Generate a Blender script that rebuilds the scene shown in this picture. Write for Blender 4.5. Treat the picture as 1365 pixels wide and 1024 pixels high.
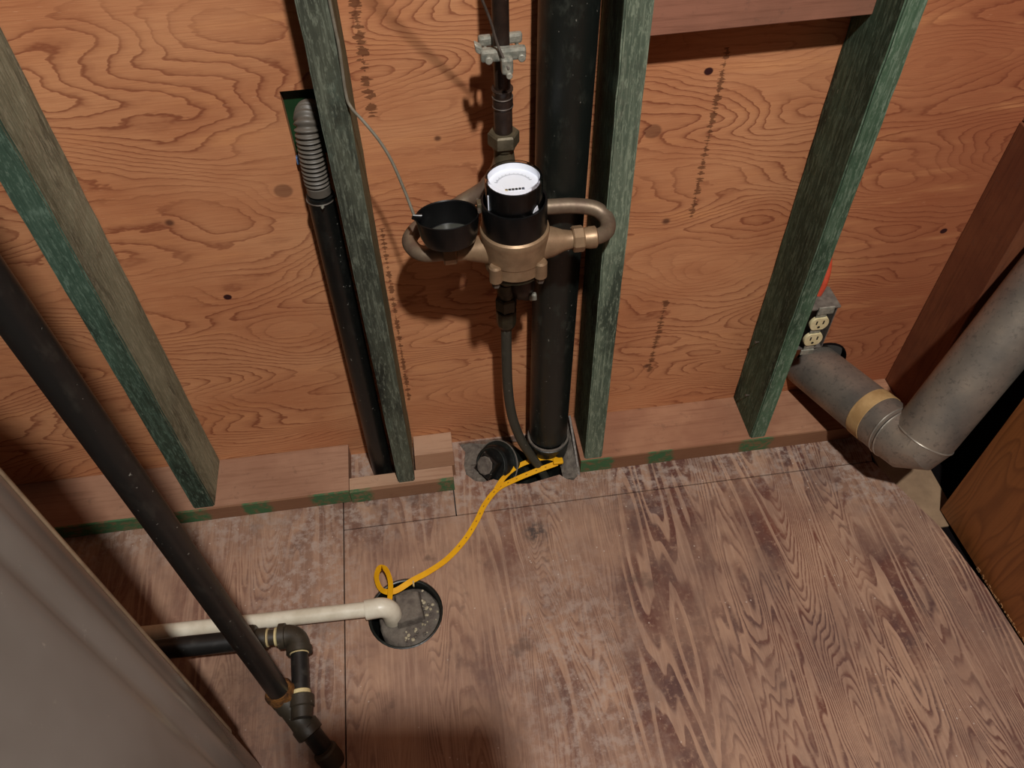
import bpy, bmesh, math, random
from mathutils import Vector, Matrix
from mathutils.geometry import delaunay_2d_cdt
C = bpy.context.scene.collection
for o in list(bpy.data.objects): bpy.data.objects.remove(o)
PI = math.pi
# ---------------------------------------------------------------- camera, world, light, exposure
cd = bpy.data.cameras.new('camera'); cam = bpy.data.objects.new('camera', cd); C.objects.link(cam)
F, PITCH, YAW, ROLL = 1080.686, 0.87256, 0.12478, -0.021882
fw = Vector((math.sin(YAW)*math.cos(PITCH), math.cos(YAW)*math.cos(PITCH), -math.sin(PITCH)))
rt = Vector((math.cos(YAW), -math.sin(YAW), 0)); up = rt.cross(fw)
r2 = rt*math.cos(ROLL) + up*math.sin(ROLL); u2 = -rt*math.sin(ROLL) + up*math.cos(ROLL)
M = Matrix((r2, u2, -fw)).transposed().to_4x4(); M.translation = (-0.03939, -0.97961, 1.33828)
cam.matrix_world = M
cd.sensor_fit = 'HORIZONTAL'; cd.sensor_width = 36; cd.lens = F/1365*36; cd.clip_start = .01
bpy.context.scene.camera = cam
w = bpy.data.worlds.new('world'); bpy.context.scene.world = w; w.use_nodes = True
bg = w.node_tree.nodes['Background']; bg.inputs[0].default_value = (1, .88, .76, 1); bg.inputs[1].default_value = .03
ld = bpy.data.lights.new('ceiling_bulb_light', 'POINT'); lo = bpy.data.objects.new('ceiling_bulb_light', ld); C.objects.link(lo)
lo.location = (.21, -1.47, 2.78); ld.energy = 278; ld.color = (1, .965, .92); ld.shadow_soft_size = .045
vs = bpy.context.scene.view_settings
vs.view_transform = 'Standard'; vs.look = 'None'; vs.gamma = 1; vs.use_curve_mapping = False; vs.exposure = -0.12

# ---------------------------------------------------------------- helpers
def V(*a): return Vector(a)
def link(name, bm, mat, parent=None, smooth=None, base=None):
    """link bm as one mesh object; geometry is given in world space, the object's origin goes to base / the parent's base"""
    me = bpy.data.meshes.new(name)
    if base is None: base = world_loc(parent) if parent else V(0, 0, 0)
    base = Vector(base)
    bmesh.ops.recalc_face_normals(bm, faces=bm.faces[:])
    bmesh.ops.translate(bm, verts=bm.verts[:], vec=-base)
    bm.to_mesh(me); bm.free()
    o = bpy.data.objects.new(name, me); C.objects.link(o)
    if mat: me.materials.append(mat)
    if smooth is not None:
        for p in me.polygons: p.use_smooth = True
        me.set_sharp_from_angle(angle=math.radians(smooth))
    if parent: o.parent = parent; o.location = base - world_loc(parent)
    else: o.location = base
    return o
def world_loc(o):
    v = V(0, 0, 0)
    while o: v = v + o.location; o = o.parent
    return v
def thing(name, label, cat, loc, group=None):
    o = bpy.data.objects.new(name, None); C.objects.link(o); o.location = loc; o.empty_display_size = .03
    o['label'] = label; o['category'] = cat
    if group: o['group'] = group
    return o
def tag(o, label, cat, group=None):
    o['label'] = label; o['category'] = cat
    if group: o['group'] = group
    return o
def struct(o): o['kind'] = 'structure'; return o
def stuff(o): o['kind'] = 'stuff'; return o
def lab(o, s): o['label'] = s; return o

def hexa(corners, bev=0.0, bm=None):
    """8 corners: bottom loop (4) then top loop (4)"""
    bm = bm or bmesh.new()
    v = [bm.verts.new(c) for c in corners]
    fs = [bm.faces.new([v[i] for i in f]) for f in ((0,3,2,1),(4,5,6,7),(0,1,5,4),(1,2,6,5),(2,3,7,6),(3,0,4,7))]
    if bev:
        es = list({e for f in fs for e in f.edges})
        bmesh.ops.bevel(bm, geom=es, offset=bev, segments=2, affect='EDGES', profile=.5)
    return bm
def box(x0, x1, y0, y1, z0, z1, bev=0.0, bm=None):
    return hexa([(x0,y0,z0),(x1,y0,z0),(x1,y1,z0),(x0,y1,z0),(x0,y0,z1),(x1,y0,z1),(x1,y1,z1),(x0,y1,z1)], bev, bm)
def frames(pts):
    pts = [Vector(p) for p in pts]; n = len(pts); out = []
    T = [(pts[min(i+1,n-1)] - pts[max(i-1,0)]).normalized() for i in range(n)]
    a = V(0,0,1) if abs(T[0].z) < .9 else V(1,0,0)
    N = (a - T[0]*a.dot(T[0])).normalized()
    for i in range(n):
        N = (N - T[i]*N.dot(T[i])).normalized(); out.append((pts[i], T[i], N, T[i].cross(N)))
    return out
def tube(pts, r, seg=20, caps=True, bm=None, flat=1.0):
    bm = bm or bmesh.new(); fr = frames(pts); rings = []
    for i, (p, t, n, b) in enumerate(fr):
        rr = r[i] if isinstance(r, (list, tuple)) else r
        rings.append([bm.verts.new(p + n*math.cos(2*PI*k/seg)*rr + b*math.sin(2*PI*k/seg)*rr*flat) for k in range(seg)])
    for a, c in zip(rings, rings[1:]):
        for k in range(seg): bm.faces.new((a[k], a[(k+1)%seg], c[(k+1)%seg], c[k]))
    if caps: bm.faces.new(rings[0][::-1]); bm.faces.new(rings[-1])
    return bm
def smoothpath(ctrl, per=8):
    c = [Vector(p) for p in ctrl]; c = [c[0]*2-c[1]] + c + [c[-1]*2-c[-2]]; out = []
    for i in range(1, len(c)-2):
        for k in range(per):
            t = k/per; a, b, d, e = c[i-1], c[i], c[i+1], c[i+2]
            out.append(.5*((2*b)+(-a+d)*t+(2*a-5*b+4*d-e)*t*t+(-a+3*b-3*d+e)*t**3))
    out.append(c[-2]); return out
def lathe(origin, axis, prof, seg=28, caps=True, bm=None, start=None):
    """prof: list of (distance along axis, radius)"""
    bm = bm or bmesh.new(); o = Vector(origin); ax = Vector(axis).normalized()
    a = Vector(start) if start else (V(0,0,1) if abs(ax.z) < .9 else V(1,0,0))
    n = (a - ax*a.dot(ax)).normalized(); b = ax.cross(n); rings = []
    for d, r in prof:
        rings.append([bm.verts.new(o + ax*d + n*math.cos(2*PI*k/seg)*r + b*math.sin(2*PI*k/seg)*r) for k in range(seg)])
    for p, q in zip(rings, rings[1:]):
        for k in range(seg): bm.faces.new((p[k], p[(k+1)%seg], q[(k+1)%seg], q[k]))
    if caps: bm.faces.new(rings[0][::-1]); bm.faces.new(rings[-1])
    return bm
def hexnut(origin, axis, r, h, start=None, bm=None, sides=6):
    return lathe(origin, axis, [(0, r*.9), (h*.12, r), (h*.88, r), (h, r*.9)], sides, True, bm, start)
def ring(origin, axis, R, r, seg=32, ms=8, bm=None):
    bm = bm or bmesh.new(); o = Vector(origin); ax = Vector(axis).normalized()
    a = V(0,0,1) if abs(ax.z) < .9 else V(1,0,0); n = (a-ax*a.dot(ax)).normalized(); b = ax.cross(n); rs = []
    for i in range(seg):
        t = 2*PI*i/seg; d = n*math.cos(t)+b*math.sin(t)
        rs.append([bm.verts.new(o + d*(R+r*math.cos(2*PI*k/ms)) + ax*r*math.sin(2*PI*k/ms)) for k in range(ms)])
    for i in range(seg):
        p, q = rs[i], rs[(i+1)%seg]
        for k in range(ms): bm.faces.new((p[k], p[(k+1)%ms], q[(k+1)%ms], q[k]))
    return bm
def slab(outer, holes, z0, z1):
    """flat panel with real holes: polygons in XY"""
    pts, edges = [], []
    for loop in [outer] + holes:
        s = len(pts); n = len(loop); pts += [Vector(p) for p in loop]
        edges += [(s+i, s+(i+1) % n) for i in range(n)]
    r = delaunay_2d_cdt(pts, edges, [], 0, 1e-6)
    def inside(p, poly):
        c = False; j = len(poly)-1
        for i in range(len(poly)):
            a, b = poly[i], poly[j]
            if (a[1] > p[1]) != (b[1] > p[1]) and p[0] < (b[0]-a[0])*(p[1]-a[1])/(b[1]-a[1])+a[0]: c = not c
            j = i
        return c
    bm = bmesh.new(); vs_ = [bm.verts.new((p.x, p.y, z1)) for p in r[0]]; bm.verts.ensure_lookup_table()
    fs = []
    for f in r[2]:
        c = sum((r[0][i] for i in f), Vector((0, 0)))/len(f)
        if inside(c, outer) and not any(inside(c, h) for h in holes): fs.append(bm.faces.new([vs_[i] for i in f]))
    for v in [v for v in bm.verts if not v.link_faces]: bm.verts.remove(v)
    ex = bmesh.ops.extrude_face_region(bm, geom=fs)
    bmesh.ops.translate(bm, verts=[g for g in ex['geom'] if isinstance(g, bmesh.types.BMVert)], vec=(0, 0, z0-z1))
    return bm
def circle(cx, cy, r, n=36): return [(cx+r*math.cos(2*PI*i/n), cy+r*math.sin(2*PI*i/n)) for i in range(n)]
def wobble(bm, amp, seed=0, sc=40):
    from mathutils import noise
    for v in bm.verts:
        n = noise.noise_vector(v.co*sc + V(seed, seed*2.1, seed*.7)); v.co += n*amp
    return bm

# ---------------------------------------------------------------- materials
def s2l(c): return tuple(((x/255)/12.92 if x/255 <= .04045 else ((x/255+.055)/1.055)**2.4) for x in c) + (1,)
class G:
    """tiny node-graph builder"""
    def __init__(s, name):
        s.m = bpy.data.materials.new(name); s.m.use_nodes = True; s.t = s.m.node_tree; s.n = s.t.nodes; s.l = s.t.links
        s.b = s.n['Principled BSDF']; s.tc = s.n.new('ShaderNodeTexCoord').outputs['Object']
    def put(s, sock, v):
        if isinstance(v, bpy.types.NodeSocket): s.l.new(v, sock)
        elif v is not None: sock.default_value = v
    def math(s, op, a, b=None, c=None, clamp=False):
        n = s.n.new('ShaderNodeMath'); n.operation = op; n.use_clamp = clamp
        for i, v in enumerate((a, b, c)):
            if v is not None: s.put(n.inputs[i], v)
        return n.outputs[0]
    def scale(s, sc, loc=(0,0,0), rot=(0,0,0), src=None):
        n = s.n.new('ShaderNodeMapping'); s.l.new(src or s.tc, n.inputs[0]); n.inputs['Scale'].default_value = sc
        n.inputs['Location'].default_value = loc; n.inputs['Rotation'].default_value = rot; return n.outputs[0]
    def noise(s, vec, sc=1, det=2, rough=.5, dist=0):
        n = s.n.new('ShaderNodeTexNoise'); s.l.new(vec, n.inputs['Vector']); n.inputs['Scale'].default_value = sc
        n.inputs['Detail'].default_value = det; n.inputs['Roughness'].default_value = rough; n.inputs['Distortion'].default_value = dist
        return n.outputs['Fac']
    def ramp(s, f, stops, interp='LINEAR'):
        n = s.n.new('ShaderNodeValToRGB'); s.put(n.inputs[0], f); e = n.color_ramp.elements; n.color_ramp.interpolation = interp
        while len(e) < len(stops): e.new(.5)
        for i, (p, c) in enumerate(stops):
            e[i].position = p; e[i].color = c if isinstance(c, tuple) else (c, c, c, 1)
        return n.outputs[0]
    def mix(s, f, a, b, mode='MIX'):
        n = s.n.new('ShaderNodeMix'); n.data_type = 'RGBA'; n.blend_type = mode
        s.put(n.inputs[0], f); s.put(n.inputs[6], a); s.put(n.inputs[7], b); return n.outputs[2]
    def ss(s, f, lo, hi):
        n = s.n.new('ShaderNodeMapRange'); n.interpolation_type = 'SMOOTHSTEP'; s.put(n.inputs[0], f)
        n.inputs[1].default_value = lo; n.inputs[2].default_value = hi; return n.outputs[0]
    def sep(s, vec=None):
        n = s.n.new('ShaderNodeSeparateXYZ'); s.l.new(vec or s.tc, n.inputs[0]); return n.outputs
    def dist(s, c, inv):   # scaled distance to a point
        n = s.n.new('ShaderNodeVectorMath'); n.operation = 'LENGTH'
        m = s.scale(inv, (-c[0]*inv[0], -c[1]*inv[1], -c[2]*inv[2])); s.l.new(m, n.inputs[0]); return n.outputs['Value']
    def bump(s, h, st=.3, d=.002):
        n = s.n.new('ShaderNodeBump'); n.inputs['Strength'].default_value = st; n.inputs['Distance'].default_value = d
        s.put(n.inputs['Height'], h); s.l.new(n.outputs[0], s.b.inputs['Normal'])
    def out(s, col=None, rough=None, metal=None, spec=None, coat=None):
        if col is not None: s.put(s.b.inputs['Base Color'], col)
        if rough is not None: s.put(s.b.inputs['Roughness'], rough)
        if metal is not None: s.put(s.b.inputs['Metallic'], metal)
        if spec is not None: s.put(s.b.inputs['Specular IOR Level'], spec)
        if coat is not None: s.put(s.b.inputs['Coat Weight'], coat)
        return s.m

def simple(name, c1, c2=None, sc=30, rough=.5, metal=0, spec=.5, bump=0, lo=.35, hi=.65, det=5, rvar=0, stretch=(1,1,1)):
    g = G(name); c2 = c2 or c1
    nz = g.noise(g.scale(stretch), sc, det, .6)
    col = g.ramp(nz, [(lo, s2l(c1)), (hi, s2l(c2))])
    if bump: g.bump(g.noise(g.scale(stretch), sc*2, 4, .6), bump, .002)
    r = g.math('MULTIPLY_ADD', nz, rvar, rough-rvar*.5) if rvar else rough
    return g.out(col, r, metal, spec)

def plywood_wall():
    g = G('fir_plywood_sheathing'); x, y, z = g.sep()
    n1 = g.noise(g.scale((.95, 1, 3.0), (3.1, 0, 1.7)), 2.6, 1.2, .4, .2)
    n2 = g.noise(g.scale((7, 1, 20), (1, 0, 5)), 2.2, 3, .6)
    fld = g.math('ADD', g.math('MULTIPLY', z, 38.0), g.math('MULTIPLY', n1, 31.0))
    fld = g.math('ADD', fld, g.math('MULTIPLY', n2, 1.5))
    knots = [(-.403,.608,.022,1.6,1),(-.364,.456,.03,2.6,2),(-.288,.499,.02,1.6,0),(-.235,.643,.020,2.2,3),(-.285,.411,.035,1.8,0),
             (.293,.683,.022,2.4,3),(.360,.768,.016,1.2,2),(.834,.433,.022,1.8,2),(.335,.517,.016,1.3,1),(.344,.168,.02,1.5,1),
             (.291,.276,.03,2.0,0),(.70,.55,.06,3.2,0),(.42,.40,.055,2.8,0),(-.012,.704,.014,.5,4),(.66,.69,.05,2.2,0),(-.44,.75,.05,1.8,0)]
    core = None; halo = None
    for i, (kx, kz, r, a, kind) in enumerate(knots):
        d = g.dist((kx, 0, kz), (1/(r*2.2), 0, 1/(r*1.25)))
        b = g.math('DIVIDE', a, g.math('MULTIPLY_ADD', g.math('MULTIPLY', d, d), 1.0, 1.0)); fld = g.math('ADD', fld, b)
        if kind:
            rad = {1: .0075, 2: .0065, 3: .0115, 4: .0055}[kind]
            dd = g.dist((kx, 0, kz), (1/(rad*1.15), 0, 1/rad))
            if kind == 2: c = g.math('SUBTRACT', 1, g.ss(dd, .7, 1.0))
            elif kind == 3: c = g.math('MULTIPLY', g.math('SUBTRACT', 1, g.ss(dd, .8, 1.15)), .5)
            else: c = g.math('MULTIPLY', g.math('SUBTRACT', 1, g.ss(dd, .3, 1.1)), .75)
            core = c if core is None else g.math('MAXIMUM', core, c)
    fr = g.math('FRACT', fld)
    line = g.ramp(fr, [(0, .0), (.5, .06), (.78, .38), (.9, 1.0), (.96, .8), (1, 0)])
    amt = g.ss(g.noise(g.scale((1.2, 1, 3.5), (9, 0, 2)), 2.2, 2, .5), .32, .62)
    line = g.math('MULTIPLY', line, g.math('MULTIPLY_ADD', amt, .62, .16))
    fib = g.noise(g.scale((14, 1, 420)), 1, 3, .7); blot = g.noise(g.scale((1, 1, 2.2), (4, 0, 4)), 3.2, 4, .6)
    base = g.mix(g.ss(blot, .3, .72), s2l((206, 147, 104)), s2l((184, 121, 82)))
    # redder and darker towards the right-hand bays
    base = g.mix(g.math('MULTIPLY', g.ss(x, .40, .85), .75), base, s2l((152, 82, 52)))
    base = g.mix(g.math('MULTIPLY', g.ss(g.noise(g.scale((2, 1, 14), (7, 0, 7)), 2, 3, .6), .52, .74), .6), base, s2l((214, 150, 100)))
    col = g.mix(line, base, s2l((116, 56, 36)))
    col = g.mix(g.math('MULTIPLY', g.ss(fib, .35, .75), .30), col, s2l((140, 76, 50)))
    scr = g.ss(g.noise(g.scale((60, 1, 900), (2, 0, 2)), 1, 1, .5), .70, .74)
    col = g.mix(g.math('MULTIPLY', scr, g.math('MULTIPLY', g.ss(blot, .5, .62), .5)), col, s2l((225, 175, 140)))
    col = g.mix(core, col, s2l((52, 22, 22)))
    # saw-tooth stain dashes running up the sheet (wear with a shape of its own)
    for (x0, z0, z1, wd, sl) in ((-.095, .745, 1.0, .009, .0), (.377, .52, .80, .007, .02), (.372, .15, .34, .008, .05), (-.108, .15, .56, .005, .01)):
        dx = g.math('ABSOLUTE', g.math('SUBTRACT', g.math('SUBTRACT', x, g.math('MULTIPLY', z, sl)), x0 - .6*sl))
        nz = g.noise(g.scale((30, 1, 190), (x0*50, 0, 0)), 1, 2, .7)
        lim = g.math('MULTIPLY', g.ss(nz, .40, .66), wd)
        mk = g.math('MULTIPLY', g.math('LESS_THAN', dx, lim), g.math('MULTIPLY', g.math('GREATER_THAN', z, z0), g.math('LESS_THAN', z, z1)))
        col = g.mix(g.math('MULTIPLY', mk, .7), col, s2l((74, 40, 22)))
    g.bump(g.math('ADD', g.math('MULTIPLY', line, -.6), fib), .25, .0012)
    return g.out(col, .72, 0, .25)

def plywood_floor():
    g = G('worn_plywood_floor'); x, y, z = g.sep()
    n1 = g.noise(g.scale((6.2, .62, 1), (2.2, 5.2, 0)), 1.9, 1.6, .45, .2)
    n2 = g.noise(g.scale((40, 14, 1), (0, 3, 0)), 1.0, 2, .55)
    fld = g.math('ADD', g.math('MULTIPLY', x, 9.0), g.math('MULTIPLY', n1, 14.0))
    fld = g.math('ADD', fld, g.math('MULTIPLY', n2, .32))
    for (kx, ky, r, a) in ((.095, -.225, .03, 2.2), (.47, -.40, .07, 3.0), (.30, -.48, .05, 2.0), (.60, -.60, .08, 2.5), (-.05, -.46, .05, 2.)):
        d = g.dist((kx, ky, 0), (1/(r*.8), 1/(r*3.4), 0))
        fld = g.math('ADD', fld, g.math('DIVIDE', a, g.math('MULTIPLY_ADD', g.math('MULTIPLY', d, d), 1.0, 1.0)))
    fr = g.math('FRACT', fld)
    fine = g.math('FRACT', g.math('MULTIPLY', fld, 4.0))
    broad = g.ramp(fr, [(0, 0), (.30, .0), (.42, .85), (.72, 1.0), (.93, 1.0), (.97, .1), (1, 0)])
    thin = g.ramp(fine, [(0, 0), (.45, .1), (.75, 1), (.9, .9), (1, 0)])
    which = g.ss(g.noise(g.scale((5, 1.0, 1), (8, 1, 0)), 1.3, 1, .5), .45, .55)
    pat = g.math('ADD', g.math('MULTIPLY', broad, which), g.math('MULTIPLY', g.math('MULTIPLY', thin, .8), g.math('SUBTRACT', 1, which)))
    wear = g.noise(g.scale((2.4, 1.6, 1), (1, 1, 1)), 3, 5, .62)
    rgt = g.ss(x, -.05, .55)   # the boards keep more finish away from the drain side
    keep = g.math('ADD', g.math('MULTIPLY', rgt, .55), g.math('MULTIPLY', g.ss(wear, .34, .62), .75))
    grit = g.noise(g.scale((1, 1, 1), (3, 3, 3)), 95, 4, .7)
    pat = g.math('MULTIPLY', pat, g.math('MULTIPLY', keep, g.ss(grit, .22, .52)))
    tan = g.mix(g.ss(g.noise(g.scale((1, 1, 1)), 7, 4, .6), .35, .65), s2l((162, 128, 105)), s2l((136, 105, 88)))
    tan = g.mix(g.math('MULTIPLY', g.ss(g.noise(g.scale((190, 8, 1)), 1, 3, .6), .4, .75), .35), tan, s2l((190, 158, 134)))
    drk = g.mix(g.ss(g.noise(g.scale((3, 3, 1), (5, 0, 0)), 4, 3, .6), .4, .6), s2l((96, 59, 49)), s2l((84, 57, 52)))
    red = g.ss(g.noise(g.scale((1.5, 1.0, 1), (9, 4, 0)), 2.6, 3, .5), .5, .68)
    drk = g.mix(g.math('MULTIPLY', red, .6), drk, s2l((110, 62, 46)))
    col = g.mix(pat, tan, drk)
    # grey dust and plaster spill, thickest along the wall and around the drain
    edge = g.math('SUBTRACT', 1, g.ss(g.math('ADD', g.math('MULTIPLY', y, -1), g.math('MULTIPLY', wear, -.22)), .0, .14))
    l2 = g.math('SUBTRACT', 1, g.ss(g.dist((-.33, -.30, 0), (1/.10, 1/.35, 0)), .3, 1.3))
    l3 = g.math('SUBTRACT', 1, g.ss(g.dist((.76, -.20, 0), (1/.10, 1/.08, 0)), .5, 1.3))
    l4 = g.math('SUBTRACT', 1, g.ss(g.dist((.12, -.52, 0), (1/.13, 1/.30, 0)), .2, 1.3))
    dust = g.math('MAXIMUM', g.math('MAXIMUM', edge, l2), g.math('MAXIMUM', l3, g.math('MULTIPLY', l4, .8)))
    speck = g.ss(g.noise(g.scale((1, 1, 1), (7, 7, 7)), 48, 6, .72), .44, .62)
    col = g.mix(g.math('MULTIPLY', g.math('MULTIPLY', dust, speck), .75), col, s2l((170, 152, 140)))
    vor = g.n.new('ShaderNodeTexVoronoi'); vor.inputs['Scale'].default_value = 70; g.l.new(g.tc, vor.inputs['Vector'])
    dots = g.math('MULTIPLY', g.math('LESS_THAN', vor.outputs['Distance'], .10), g.math('GREATER_THAN', g.noise(g.tc, 9, 2, .5), .56))
    col = g.mix(g.math('MULTIPLY', dots, .7), col, s2l((190, 172, 158)))
    mot = g.ss(g.noise(g.scale((1.6, .8, 1), (21, 2, 0)), 6, 5, .68), .50, .68)
    col = g.mix(g.math('MULTIPLY', mot, .42), col, s2l((98, 76, 68)))
    stn = g.ss(g.noise(g.scale((1, 1, 1), (11, 2, 0)), 13, 4, .6), .62, .74)
    col = g.mix(g.math('MULTIPLY', stn, .55), col, s2l((84, 64, 56)))
    pipe_shade = g.math('SUBTRACT', 1, g.ss(g.dist((-.42, -.49, 0), (1/.13, 1/.15, 0)), .35, 1.15))  # brown patch painting shade into the floor round the gas pipe base
    col = g.mix(g.math('MULTIPLY', pipe_shade, g.math('MULTIPLY_ADD', speck, .2, .55)), col, s2l((74, 50, 38)))
    kk = g.math('MULTIPLY', g.math('SUBTRACT', 1, g.ss(g.dist((.093, -.228, 0), (1/.034, 1/.03, 0)), .2, 1.0)), g.ss(g.noise(g.tc, 60, 4, .7), .38, .6))
    col = g.mix(g.math('MULTIPLY', kk, .85), col, s2l((62, 56, 54)))
    g.bump(g.math('ADD', g.math('MULTIPLY', pat, .5), g.math('MULTIPLY', grit, .8)), .35, .0012)
    return g.out(col, g.math('MULTIPLY_ADD', wear, .25, .5), 0, .35)

def stained(name, a, b, c, d, seed=0, pale=.5, x_axis=False):
    """rough-sawn framing lumber with green wood preservative: a dark, b mid, c pale streak, d grey dust"""
    g = G(name); st = (60, 60, 2.2); st2 = (9, 9, 2.0)
    if x_axis: st = (2.2, 60, 60); st2 = (2, 9, 9)
    big = g.noise(g.scale(st2, (seed, seed, seed)), 1.3, 4, .6)
    fib = g.noise(g.scale(st, (seed, 0, seed)), 4, 5, .7)
    rgh = g.noise(g.scale((1, 1, .45) if not x_axis else (.45, 1, 1), (seed, 0, 0)), 160, 3, .7)
    col = g.mix(g.ss(big, .32, .66), s2l(a), s2l(b))
    col = g.mix(g.math('MULTIPLY', g.ss(fib, .48, .68), pale), col, s2l(c))
    col = g.mix(g.math('MULTIPLY', g.ss(g.noise(g.scale((7, 7, 2.6), (seed, 3, 1)), 1.6, 4, .6), .50, .68), g.math('MULTIPLY', g.ss(rgh, .35, .65), .8)), col, s2l(d))
    dark = g.ss(fib, .33, .44)
    col = g.mix(g.math('MULTIPLY', g.math('SUBTRACT', 1, dark), .45), col, s2l((30, 32, 26)))
    col = g.mix(g.math('MULTIPLY', g.ss(g.noise(g.scale((5, 5, 1.5), (seed+2, 3, 7)), 2.4, 4, .65), .52, .66), .75), col, s2l(tuple(int(q*.62) for q in a)))
    col = g.mix(g.math('MULTIPLY', g.ss(g.noise(g.scale((1, 1, .22) if not x_axis else (.22, 1, 1), (seed+1, 0, 2)), 210, 4, .75), .50, .62), g.math('MULTIPLY_ADD', big, .9, .1)), col, s2l(c))
    sp = g.ss(g.noise(g.scale((1, 1, .4), (seed+5, 0, 0)), 120, 2, .6), .70, .76)
    col = g.mix(g.math('MULTIPLY', sp, .5), col, s2l((160, 170, 150)))
    g.bump(g.math('ADD', fib, g.math('MULTIPLY', rgh, .5)), .6, .0015)
    return g.out(col, .8, 0, .2)

def board_mat(name, c1, c2, cd_, axis='x', green=None, base=(0, 0, 0)):
    g = G(name); g.tc = g.scale((1, 1, 1), base); x, y, z = g.sep()
    st = (3, 60, 60) if axis == 'x' else (60, 60, 3)
    f = g.noise(g.scale(st), 3, 4, .65, .3); bl = g.noise(g.scale((1, 1, 1)), 6, 4, .6)
    col = g.mix(g.ss(bl, .35, .65), s2l(c1), s2l(c2))
    col = g.mix(g.math('MULTIPLY', g.ss(f, .45, .72), .5), col, s2l(cd_))
    grime = g.ss(g.noise(g.scale((1, 1, 1), (4, 4, 4)), 45, 5, .7), .58, .70)
    col = g.mix(g.math('MULTIPLY', grime, .3), col, s2l((92, 70, 58)))
    if green:   # brushed preservative left on the front edge of the sill, in patches
        wob = g.math('MULTIPLY_ADD', g.noise(g.scale((1, 1, 1)), 60, 3, .6), .03, -.015); xw = g.math('ADD', x, wob); m = 0
        for a_, b_ in green:
            m = g.math('MAXIMUM', m, g.math('MULTIPLY', g.ss(xw, a_-.006, a_+.006), g.math('SUBTRACT', 1, g.ss(xw, b_-.006, b_+.006))))
        front = g.math('MULTIPLY', g.math('LESS_THAN', y, -.1085), g.math('LESS_THAN', z, .0375))
        col = g.mix(g.math('MULTIPLY', front, .72), col, s2l((118, 82, 58)))
        brk = g.ss(g.noise(g.scale((1, 1, 1.5), (2, 2, 2)), 75, 5, .7), .34, .56)
        col = g.mix(g.math('MULTIPLY', g.math('MULTIPLY', g.math('MULTIPLY', m, front), .85), g.math('MULTIPLY_ADD', brk, .75, .25)), col, s2l((46, 104, 68)))
    g.bump(f, .3, .001)
    return g.out(col, .75, 0, .2)

def dusty(name, base, dust, rough=.45, amt=.6, metal=0, sc=60, spec=.5, lo=.5, hi=.68):
    """dark pipe with a film of dust, scuffs and specks"""
    g = G(name)
    nz = g.noise(g.scale((1, 1, .5)), sc, 6, .7); sm = g.noise(g.scale((3, 3, 1)), 6, 3, .6)
    f = g.math('MULTIPLY', g.math('MULTIPLY', g.ss(nz, lo, hi), g.ss(sm, .3, .65)), amt)
    sp = g.ss(g.noise(g.scale((1, 1, 1), (3, 1, 2)), 190, 2, .5), .72, .76)
    col = g.mix(f, s2l(base), s2l(dust)); col = g.mix(g.math('MULTIPLY', sp, .6), col, s2l((150, 148, 138)))
    g.bump(nz, .12, .001)
    return g.out(col, g.math('MULTIPLY_ADD', f, .4, rough), metal, spec)

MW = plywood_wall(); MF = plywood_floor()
m_sill_l = board_mat('sill_lumber_left', (164, 126, 102), (148, 110, 88), (124, 88, 68), 'x', ((-.80, -.510), (-.445, -.395), (-.315, -.246)), (-.8, -.056, 0))
m_sill_m = board_mat('sill_lumber_middle', (176, 142, 116), (160, 124, 100), (138, 102, 80), 'x', ((-.25, -.205), (-.075, -.04)), (-.15, -.1, 0))
m_sill_r = board_mat('sill_lumber_right', (168, 124, 96), (148, 104, 80), (124, 80, 60), 'x', ((.195, .262), (.335, .385), (.525, .585)), (.5, -.056, 0))
m_block = board_mat('blocking_lumber', (152, 104, 84), (134, 92, 74), (112, 72, 56), 'x')
m_post = board_mat('post_lumber', (126, 76, 50), (108, 62, 42), (82, 46, 32), 'z')
m_st1 = stained('green_stain_weathered', (100, 103, 84), (136, 140, 118), (160, 162, 140), (104, 104, 86), 1.3, .55)
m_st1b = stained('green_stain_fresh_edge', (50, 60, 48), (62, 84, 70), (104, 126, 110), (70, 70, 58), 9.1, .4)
m_st2 = stained('green_stain_dirty', (50, 53, 45), (84, 88, 74), (122, 128, 112), (98, 116, 104), 4.4, .45)
m_st2b = stained('green_stain_bare_side', (92, 92, 68), (110, 110, 84), (128, 128, 100), (86, 82, 62), 2.7, .4)
m_st3 = stained('green_stain_pale', (72, 84, 70), (104, 116, 98), (146, 156, 134), (110, 114, 98), 6.8, .6)
m_st3b = stained('green_stain_shaded', (50, 66, 56), (78, 100, 84), (122, 148, 126), (76, 88, 74), 3.9, .35)  # darker green for left side faces, their shade put into the colour
m_st4 = stained('green_stain_bright', (62, 84, 64), (82, 108, 84), (134, 150, 130), (98, 106, 88), 8.2, .5)
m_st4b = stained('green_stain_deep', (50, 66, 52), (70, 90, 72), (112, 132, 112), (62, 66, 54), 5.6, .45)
m_abs = dusty('black_abs_dusty', (22, 26, 23), (60, 64, 55), .42, .45)
m_abs2 = dusty('black_conduit', (17, 18, 17), (52, 52, 46), .38, .3)
m_gas = dusty('black_steel_pipe', (24, 24, 23), (62, 58, 50), .40, .35)
m_gasfit = dusty('black_iron_fitting', (50, 44, 34), (86, 76, 58), .5, .5)
m_flex = dusty('grey_corrugated_plastic', (86, 80, 72), (112, 104, 94), .5, .4)
m_hose = dusty('dark_rubber_hose', (52, 52, 44), (92, 88, 76), .55, .5)
m_brass = simple('cast_bronze', (162, 134, 104), (136, 110, 84), 40, .46, .45, .5, .15, rvar=.15)
m_brassd = simple('old_bronze', (104, 94, 74), (80, 72, 56), 60, .5, .45, .5, .2, rvar=.15)
m_copper = simple('oxidised_copper', (130, 114, 94), (108, 88, 74), 45, .48, .45, .5, .12, rvar=.2)
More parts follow.
